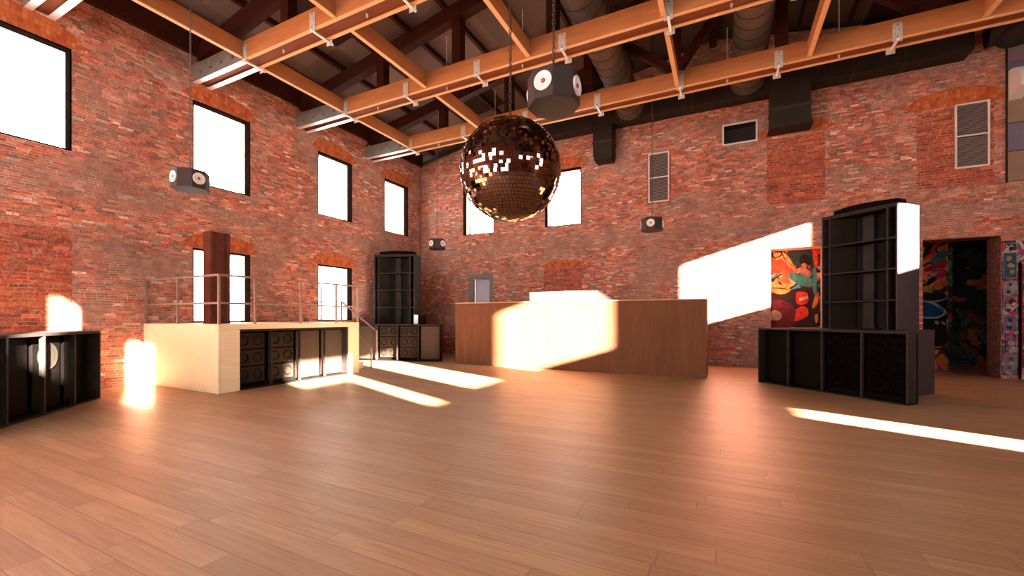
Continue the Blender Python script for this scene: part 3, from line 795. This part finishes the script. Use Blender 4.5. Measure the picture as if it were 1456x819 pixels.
r = thing('round_elbow_duct', 'big dark round duct elbow at the right end of the rectangular duct', 'duct', (5.98, 14.95, 8.86))
bm = bmesh.new()
prev = None
for i in range(9):
    a = R(90*i/8); c = Vector((.0+.55*math.sin(a), -.15*math.sin(a), -.22+.0*i)) + Vector((0, 0, .30*math.cos(a)-.1))
    d = Vector((math.cos(a), -.2, -math.sin(a))).normalized(); q = d.to_track_quat('Z', 'Y').to_matrix()
    ring = [bm.verts.new(c+q @ Vector((.42*math.cos(2*math.pi*j/24), .42*math.sin(2*math.pi*j/24), 0))) for j in range(24)]
    if prev:
        for j in range(24): bm.faces.new((prev[j], prev[(j+1) % 24], ring[(j+1) % 24], ring[j]))
    prev = ring
obj('elbow', bm, M['duct'], r, smooth=True)
bm = bmesh.new(); c = Vector((.55, -.15, -.33)); q = Vector((0, -.2, -1)).normalized()
lathe(bm, [(.44, -.02), (.44, .03), (.36, .03), (.34, -.02)], c, q, 24)
obj('rim', bm, M['duct'], r)
bm = bmesh.new(); lathe(bm, [(0, -.03), (.37, -.03), (.37, -.01), (0, -.01)], c, q, 24)
obj('dark_mouth', bm, M['hatch_dark'], r)
# pale triangular sensor box on the far beam
r = thing('ceiling_unit', 'small pale box fixed above the far beam left of the spiral duct', 'box', (-.92, 12.75, 8.20))
bm = bmesh.new(); prism(bm, [(-.24, 0), (.24, 0), (.20, .16), (.05, .24), (-.20, .20)], 'y', -.15, .15)
obj('casing', bm, M['vent_frame'], r)

# ------------------------------------------------------------------ speaker furniture
def driver_unit(parent, x0, x1, z0, z1, y, holes=2, dark=False):
    d = obj('driver_panel', bbox(x0+.012, x1-.012, y, y+.05, z0+.012, z1-.012, .008), M['driver_dark' if dark else 'driver'], parent)
    for i in range(holes):
        cx_ = x0+(x1-x0)*((i+.5)/holes if holes > 1 else .5); cz = (z0+z1)/2; rr = .105
        bm = bmesh.new()
        lathe(bm, [(rr+.006, -.002), (rr+.012, .012), (rr, .020), (rr-.014, .012), (rr-.016, -.002)], (cx_, y, cz), (0, -1, 0), 20)
        obj('cone', bm, M['black_box'] if dark else M['inner_dark'], d)
def rack(name, label, loc, rotz, Wd, depth, bays, x_body0=0.0, x_body1=None, recess=.24, h=1.33, big_cone=None):
    r = thing(name, label, 'speaker cabinet', loc, rotz, 'long black subwoofer cabinets')
    n = len(bays); bw = Wd/n; pt = .035
    if x_body1 is None: x_body1 = Wd
    obj('top_board', bbox(0, Wd, 0, recess+.06, h-.045, h, .004), M['post_edge'], r)
    obj('bottom_board', bbox(0, Wd, 0, recess+.06, 0, .03, .004), M['inner_dark'], r)
    for i in range(n+1):
        x = min(max(i*bw-pt/2, 0), Wd-pt)
        p = obj('post', bbox(x, x+pt, 0, .07 if 0 < i < n else recess+.02, .03, h-.045, .003), M['post_edge'], r)
    b = obj('body', bbox(x_body0, x_body1, recess+.06, depth, 0, h, .006), M['side_grey'], r)
    obj('back_panel', B((0, Wd, recess+.02, recess+.058, .03, h-.045)), M['black_box'], r)
    for i, k in enumerate(bays):
        x0, x1 = i*bw+pt/2+.02, (i+1)*bw-pt/2-.02
        if k in 'dD':
            for j in range(3):
                z0 = .10+j*(h-.17)/3; driver_unit(r, x0, x1, z0, z0+(h-.17)/3, recess-.05, dark=(k == 'D'))
        elif k == 'p':
            obj('flat_panel', bbox(x0, x1, recess-.05, recess, .06, h-.07, .008), M['brown_panel'], r)
        elif k == 'k':
            obj('flat_panel', bbox(x0+.01, x1-.01, recess-.05, recess, .06, h-.07, .008), M['black_box'], r)
        elif k == 'c':
            f = obj('flat_panel', bbox(x0+.01, x1-.01, recess-.05, recess, .06, h-.07, .008), M['black_box'], r)
            bm = bmesh.new(); lathe(bm, [(.22, 0), (.235, .02), (.22, .03), (.19, .018), (.07, .004), (.05, .016), (0, .024)], ((x0+x1)/2, recess-.05, .93), (0, -1, 0), 28)
            obj('cone', bm, M['horn'], f)
    return r

def tower(label, loc, rotz, Wd, H, depth, cap_dx=0.1):
    r = thing('speaker_tower', label, 'speaker tower', loc, rotz, 'tall black speaker towers')
    t = .03; wing = .155
    obj('side_panel', bbox(0, t, 0, depth, 0, H, .004), M['side_grey'], r)
    obj('side_panel', bbox(Wd-t, Wd, 0, depth, 0, H, .004), M['side_grey'], r)
    obj('back_panel', bbox(t, Wd-t, depth-t, depth, 0, H, .004), M['black_box'], r)
    obj('top_board', bbox(t, Wd-t, 0, depth-t, H-t, H, .004), M['post_edge'], r)
    for x in (wing, Wd-wing-.035):
        obj('upright', bbox(x, x+.035, 0, .10, 0, H-t, .003), M['post_edge'], r)
    obj('wing_panel', B((t, wing, .22, .24, 0, H-t)), M['inner_dark'], r); obj('wing_panel', B((Wd-wing, Wd-t, .22, .24, 0, H-t)), M['inner_dark'], r)
    n = 4; hh = (H-t)/n
    for i in range(n):
        z0 = i*hh
        obj('shelf', bbox(t, Wd-t, 0, .12, z0+hh-.045 if i < n-1 else H-.075, z0+hh-.012 if i < n-1 else H-t, .003), M['post_edge'], r)
        # horn mouth: two flared side walls narrowing to a lighter throat column
        x0, x1 = wing+.035, Wd-wing-.035; xm = (x0+x1)/2+.02
        for pts in ([(x0, .03), (x0+.28, .42), (x0+.28, .45), (x0, .45)], [(x1, .03), (x1-.28, .42), (x1-.28, .45), (x1, .45)]):
            bm = bmesh.new(); prism(bm, pts, 'z', z0+.01, z0+hh-.05)
            obj('horn_flare', bm, M['horn'], r)
        hb = obj('horn_back', B((x0, x1, .45, .47, z0+.01, z0+hh-.05)), M['inner_dark'], r)
        obj('throat', bbox(xm-.11, xm+.11, .36, .45, z0+.01, z0+hh-.05, .01), M['throat'], hb)
    # curved cap on top
    bm = bmesh.new(); pts = []
    a0, a1 = .14, Wd-.10
    for i in range(13):
        q = i/12.; pts.append((a0+(a1-a0)*q, .06-.20*math.sin(math.pi*q)+.14))
    pts += [(a1, .5), (a0, .5)]
    prism(bm, pts, 'z', H+.002, H+.125)
    c = obj('curved_cap', bm, M['black_box'], r)
    return r

rack('subwoofer_cabinet', 'long black subwoofer cabinet on the floor under the right-hand speaker tower', (.77, 12.02, 0), -math.atan2(.676, .737), 3.0, 1.95, ['k', 'k', 'D', 'D'], x_body0=.1, x_body1=2.50)
tower('tall black speaker tower with a sunlit side, at the right beside the dark doorway', (2.05, 12.01, 1.332), -math.atan2(.676, .737), 1.46, 2.57, .74)
rack('subwoofer_cabinet', 'long black subwoofer cabinet against the left wall at the edge of the picture', (-10.94+3*.707, 3.84-3*.707, 0), R(135), 3.0, .95, ['k', 'k', 'c', 'k'])
rack('subwoofer_cabinet', 'dark subwoofer cabinet built into the niche of the cream platform', (-9.40, 5.585, 0), R(90), 2.97, .75, ['d', 'd', 'p', 'p'], h=1.32)
rack('subwoofer_cabinet', 'brownish subwoofer cabinet in the far left corner under the small speaker tower', (-12.06, 11.34, 0), math.atan2(.307, .952), 3.2, .98, ['p', 'd', 'd', 'p'], x_body1=2.75)
tower('tall dark speaker tower standing in the far left corner', (-11.72, 11.90, 1.332), R(20), 1.58, 2.60, .74)
r = thing('small_monitor', 'small black box speaker with a white plate for its lit side, on the corner cabinet', 'speaker', (-9.98, 12.32, 1.332), R(20))
obj('body', bbox(0, .22, 0, .25, 0, .34, .008), M['black_box'], r)
obj('lit_side_plate', bbox(-.16, 0, 0, .25, 0, .34, .006), M['white_top'], r)  # white plate puts the light on this side into colour

# ------------------------------------------------------------------ platform with railing
Y0, Y1, XF, ZP = 5.13, 8.92, -9.35, 1.44
r = thing('dj_platform', 'cream plywood stage platform with a niche in front, against the left wall', 'platform', (XF, Y0, 0))
L_ = Y1-Y0
obj('side_panel', bbox(XL-XF+.005, 0, 0, .05, 0, ZP, .004), M['cream_ply'], r)
obj('side_panel', bbox(XL-XF+.005, 0, L_-.05, L_, 0, ZP, .004), M['cream_ply'], r)
obj('front_pier', bbox(-.06, 0, .051, .44, 0, ZP-.115, .004), M['cream_ply'], r)
obj('front_pier', bbox(-.06, 0, 3.44, L_-.051, 0, ZP-.115, .004), M['cream_ply'], r)
obj('fascia', bbox(-.06, 0, .051, L_-.051, ZP-.113, ZP, .004), M['cream_ply'], r)
obj('deck', bbox(XL-XF+.005, -.062, .052, L_-.052, ZP-.06, ZP-.002, .004), M['cream_ply'], r)

rail = thing('platform_railing', 'brown-grey square tube railing around the cream platform', 'railing', (XF-.03, Y0+.03, ZP))
w = .04
def post(x, y, h, nm='post'):
    bm = bmesh.new(); box(bm, x-w/2, x+w/2, y-w/2, y+w/2, 0, h); return obj(nm, bm, M['rail'], rail)
HR = 1.06
LY = L_-.06
XLr = XL-XF+.08
for y in (0, .76, 1.90, 2.98, LY): post(0, y, HR-.045)
for x in (-1.57, XLr): post(x, 0, HR-.045)
for z, nm in ((HR-.045, 'top_rail'), (.43, 'middle_rail')):
    if nm == 'top_rail':
        obj(nm, B((-w/2, w/2, -w/2, LY+w/2, z, z+w)), M['rail'], rail); obj(nm, B((XLr-w/2, -w/2, -w/2, w/2, z, z+w)), M['rail'], rail)
    else:
        for a, b in ((0, .76), (.76, 1.90), (1.90, 2.98), (2.98, LY)): obj(nm, B((-.018, .018, a+w/2, b-w/2, z, z+.04)), M['rail'], rail)
        for a, b in ((XLr, -1.57), (-1.57, 0)): obj(nm, B((a+w/2, b-w/2, -.018, .018, z, z+.04)), M['rail'], rail)

st = thing('platform_stairs', 'short cream plywood stair going down behind the far end of the platform', 'stairs', (-9.98, 8.94, 0))
for i in range(6):
    zt_ = .206*(i+1)
    obj('tread', bbox(-.285*(i+1), -.285*i-.001 if i else 0, 0, .78, zt_-.045, zt_, .004), M['cream_ply'], st)
    obj('riser', bbox(-.285*i-.03, -.285*i-.006, .02, .76, zt_-.206, zt_-.046, .002), M['cream_ply'], st)
obj('landing', bbox(XL+9.98+.01, -.285*6-.002, 0, .78, ZP-.06, ZP-.002, .004), M['cream_ply'], st)
obj('stringer', bbox(-.285*6, -.02, .74, .775, 0, .16, .002), M['cream_ply'], st)
sr = thing('stair_handrail', 'thin metal handrail sloping down beside the platform stair', 'handrail', (-9.5, 9.76, 0))
def tb(nm, a, b_, ww=.035):
    bm = bmesh.new(); bar(bm, a, b_, ww); return obj(nm, bm, M['rail'], sr)
tb('upper_rail', (-1.5, 0, 2.09), (0, 0, 1.16)); tb('lower_rail', (-1.5, 0, 1.50), (0, 0, .55))
tb('upper_rail', (XL+9.5+.02, 0, 2.09), (-1.5, 0, 2.09)); tb('lower_rail', (XL+9.5+.02, 0, 1.50), (-1.5, 0, 1.50))
tb('post', (0, 0, 1.17), (0, 0, .54)); tb('post', (-.22, 0, .68), (-.22, 0, 0)); tb('post', (-1.5, 0, 2.08), (-1.5, 0, ZP)); tb('post', (-2.44, 0, 2.6), (-2.44, 0, ZP))

# steel column
r = thing('steel_column', 'oxide red steel column standing behind the platform railing in front of the window', 'column', (-11.0, 6.06, ZP-.002))
obj('web', B((-.20, 0, -.155, .155, 0, 2.22)), M['column'], r)
obj('flange', bbox(-.25, .05, -.23, -.155, 0, 2.22, .004), M['column'], r)
obj('flange', bbox(-.25, .05, .155, .23, 0, 2.22, .004), M['column'], r)

# ------------------------------------------------------------------ long counter
cx0, cx1, cy0, cy1, ch = -8.20, -.38, 12.10, 13.35, 2.08
r = thing('bar_counter', 'long tall brown wood counter in front of the far brick wall, half in sun', 'counter', (cx0, cy0, 0))
Lc = cx1-cx0
obj('front_panel', bbox(0, Lc, 0, .05, 0, ch-.03, .006), M['counter_wood'], r)
obj('end_panel', bbox(0, .05, .052, cy1-cy0, 0, ch-.03, .004), M['counter_wood'], r)
obj('end_panel', bbox(Lc-.05, Lc, .052, cy1-cy0, 0, ch-.03, .004), M['counter_wood'], r)
obj('back_panel', bbox(.052, Lc-.052, cy1-cy0-.05, cy1-cy0, 0, ch-.03, .004), M['counter_wood'], r)
obj('worktop', bbox(-.01, Lc+.01, -.01, cy1-cy0, ch-.028, ch, .005), M['counter_edge'], r)
r = thing('white_riser', 'low white box with a sloping right end on top of the long counter', 'riser', (-5.65, 12.62, ch+.002))
bm = bmesh.new(); prism(bm, [(0, 0), (2.68, 0), (2.25, .30), (0, .30)], 'y', 0, .55)
obj('casing', bm, M['white_top'], r)
obj('lid', bbox(-.012, 2.26, -.012, .56, .302, .322, .003), M['white_top'], r)

# ------------------------------------------------------------------ chains, octagonal speakers, mirror ball
def chain(z0, z1, label, loc):
    bm = bmesh.new(); n = int((z1-z0)/.058)
    for i in range(n):
        z = z0+.058*i+.02; ax = (1, 0) if i % 2 else (0, 1)
        ring = []
        for k in range(10):
            a = 2*math.pi*k/10
            c = Vector((ax[0]*.017*math.cos(a), ax[1]*.017*math.cos(a), z+.036*math.sin(a)))
            nrm = Vector((ax[0]*math.cos(a), ax[1]*math.cos(a), math.sin(a))); bn_ = Vector((-ax[1], ax[0], 0))
            ring.append([bm.verts.new(c+(nrm*math.cos(b)+bn_*math.sin(b))*.0065) for b in (0, math.pi/2, math.pi, 3*math.pi/2)])
        for k in range(10):
            for b in range(4):
                bm.faces.new((ring[k][b], ring[(k+1) % 10][b], ring[(k+1) % 10][(b+1) % 4], ring[k][(b+1) % 4]))
    o = obj('hanging_chain', bm, M['chain'], loc=loc)
    return tag(o, label, 'chain', 'chains hanging from the roof')

def octa(label, loc, face_ang):
    """octagonal speaker, cone on every second face; face_ang = world angle of one cone face normal"""
    r = thing('octagonal_speaker', label, 'speaker', loc, face_ang, 'octagonal hanging speakers')
    Rr, h = .325, .37
    pts = [(Rr*math.cos(R(22.5+45*i)), Rr*math.sin(R(22.5+45*i))) for i in range(8)]
    bm = bmesh.new(); prism(bm, pts, 'z', 0, h)
    bmesh.ops.bevel(bm, geom=list(bm.edges), offset=.006, segments=1, affect='EDGES')
    obj('cabinet', bm, M['octa'], r)
    ap = Rr*math.cos(R(22.5))
    for k in range(4):
        a = R(90*k); n = Vector((math.cos(a), math.sin(a), 0)); o_ = n*(ap-.004)+Vector((0, 0, h*.52))
        bm = bmesh.new(); lathe(bm, [(.112, 0), (.116, .018), (.104, .024), (.096, .018), (.060, .010), (.035, .008), (0, .008)], o_+n*.004, n, 28)
        c = obj('cone', bm, M['cone_white'], r, smooth=True)
        bm = bmesh.new(); lathe(bm, [(.030, .008), (.024, .020), (.012, .026), (0, .027)], o_+n*.004, n, 16)
        obj('dust_cap', bm, M['cone_copper'], c)
    bm = bmesh.new(); cyl(bm, (0, 0, h), (0, 0, h+.05), .018, seg=8)
    obj('eye_bolt', bm, M['chain'], r)
def ang_to(loc, off):
    d = Vector((0, 0))-Vector(loc[:2]); return math.atan2(d.y, d.x)+R(off)
for loc, off, lb in (((-1.88, 4.93, 4.19), -24, 'large octagonal speaker hanging just right of the mirror ball, nearest of four'),
                     ((-9.78, 4.83, 4.20), 27, 'octagonal speaker hanging in front of the left wall beside the second window'),
                     ((-1.92, 13.37, 4.20), -8, 'octagonal speaker hanging in front of the far wall below the left-hand vent'),
                     ((-9.84, 13.30, 4.20), 42, 'smallest-looking octagonal speaker hanging in the far corner')):
    octa(lb, loc, ang_to(loc, off))
chain(4.60, roof_z(-1.88)+.12, 'chain holding the octagonal speaker beside the mirror ball', (-1.88, 4.93, 0))
chain(4.60, roof_z(-9.78)+.12, 'chain holding the speaker in front of the left wall', (-9.78, 4.83, 0))
chain(4.60, roof_z(-1.92)+.12, 'chain holding the speaker below the left-hand vent', (-1.92, 13.37, 0))
chain(4.60, roof_z(-9.84)+.12, 'chain holding the speaker in the far corner', (-9.84, 13.30, 0))

bl = (-2.47, 4.91, 3.50); BR = .655
chain(bl[2]+BR+.03, roof_z(-2.47)+.12, 'long chain holding the mirror ball', (bl[0], bl[1], 0))
m = new_mat('mirror_tile', (.30, .20, .155), .03, 1.0); k = N(m)
_, rc = k.white(k.n('ShaderNodeNewGeometry').outputs['Position']); 
M['mirror'] = m
r = thing('mirror_ball', 'big dark mirror ball hanging in the middle of the hall', 'mirror ball', bl)
bm = bmesh.new(); lathe(bm, [(0, -BR+.012)]+[((BR-.012)*math.sin(R(a)), -(BR-.012)*math.cos(R(a))) for a in range(10, 180, 10)]+[(0, BR-.012)], (0, 0, 0), (0, 0, 1), 40)
obj('core', bm, new_mat('dark_ball_core', (.03, .015, .01), .5), r, smooth=True)
rng = random.Random(3)
bm = bmesh.new(); NR = 46
for i in range(NR):
    t0, t1 = math.pi*i/NR, math.pi*(i+1)/NR; tm = (t0+t1)/2
    n = max(4, int(round(2*math.pi*math.sin(tm)/(math.pi/NR))))
    for j in range(n):
        a0, a1 = 2*math.pi*j/n, 2*math.pi*(j+1)/n
        g = .10; da = (a1-a0)*g; dt = (t1-t0)*g
        am = (a0+a1)/2; nrm = Vector((math.sin(tm)*math.cos(am), math.sin(tm)*math.sin(am), math.cos(tm)))
        c = nrm*BR
        e1 = Vector((-math.sin(am), math.cos(am), 0)); e2 = nrm.cross(e1)
        tl = Vector((rng.gauss(0, .035), rng.gauss(0, .035))); 
        hw = BR*math.sin(tm)*(a1-a0)/2*(1-g); hh = BR*(t1-t0)/2*(1-g)
        vs = []
        for sx, sy in ((-1, -1), (1, -1), (1, 1), (-1, 1)):
            vs.append(bm.verts.new(c+e1*hw*sx+e2*hh*sy+nrm*(hw*sx*tl.x+hh*sy*tl.y)))
        bm.faces.new(vs)
obj('mirror_tiles', bm, M['mirror'], r)
bm = bmesh.new(); cyl(bm, (0, 0, BR-.01), (0, 0, BR+.05), .03, seg=12); cyl(bm, (0, 0, BR-.015), (0, 0, BR+.004), .09, seg=20)
obj('top_cap', bm, M['chain'], r)
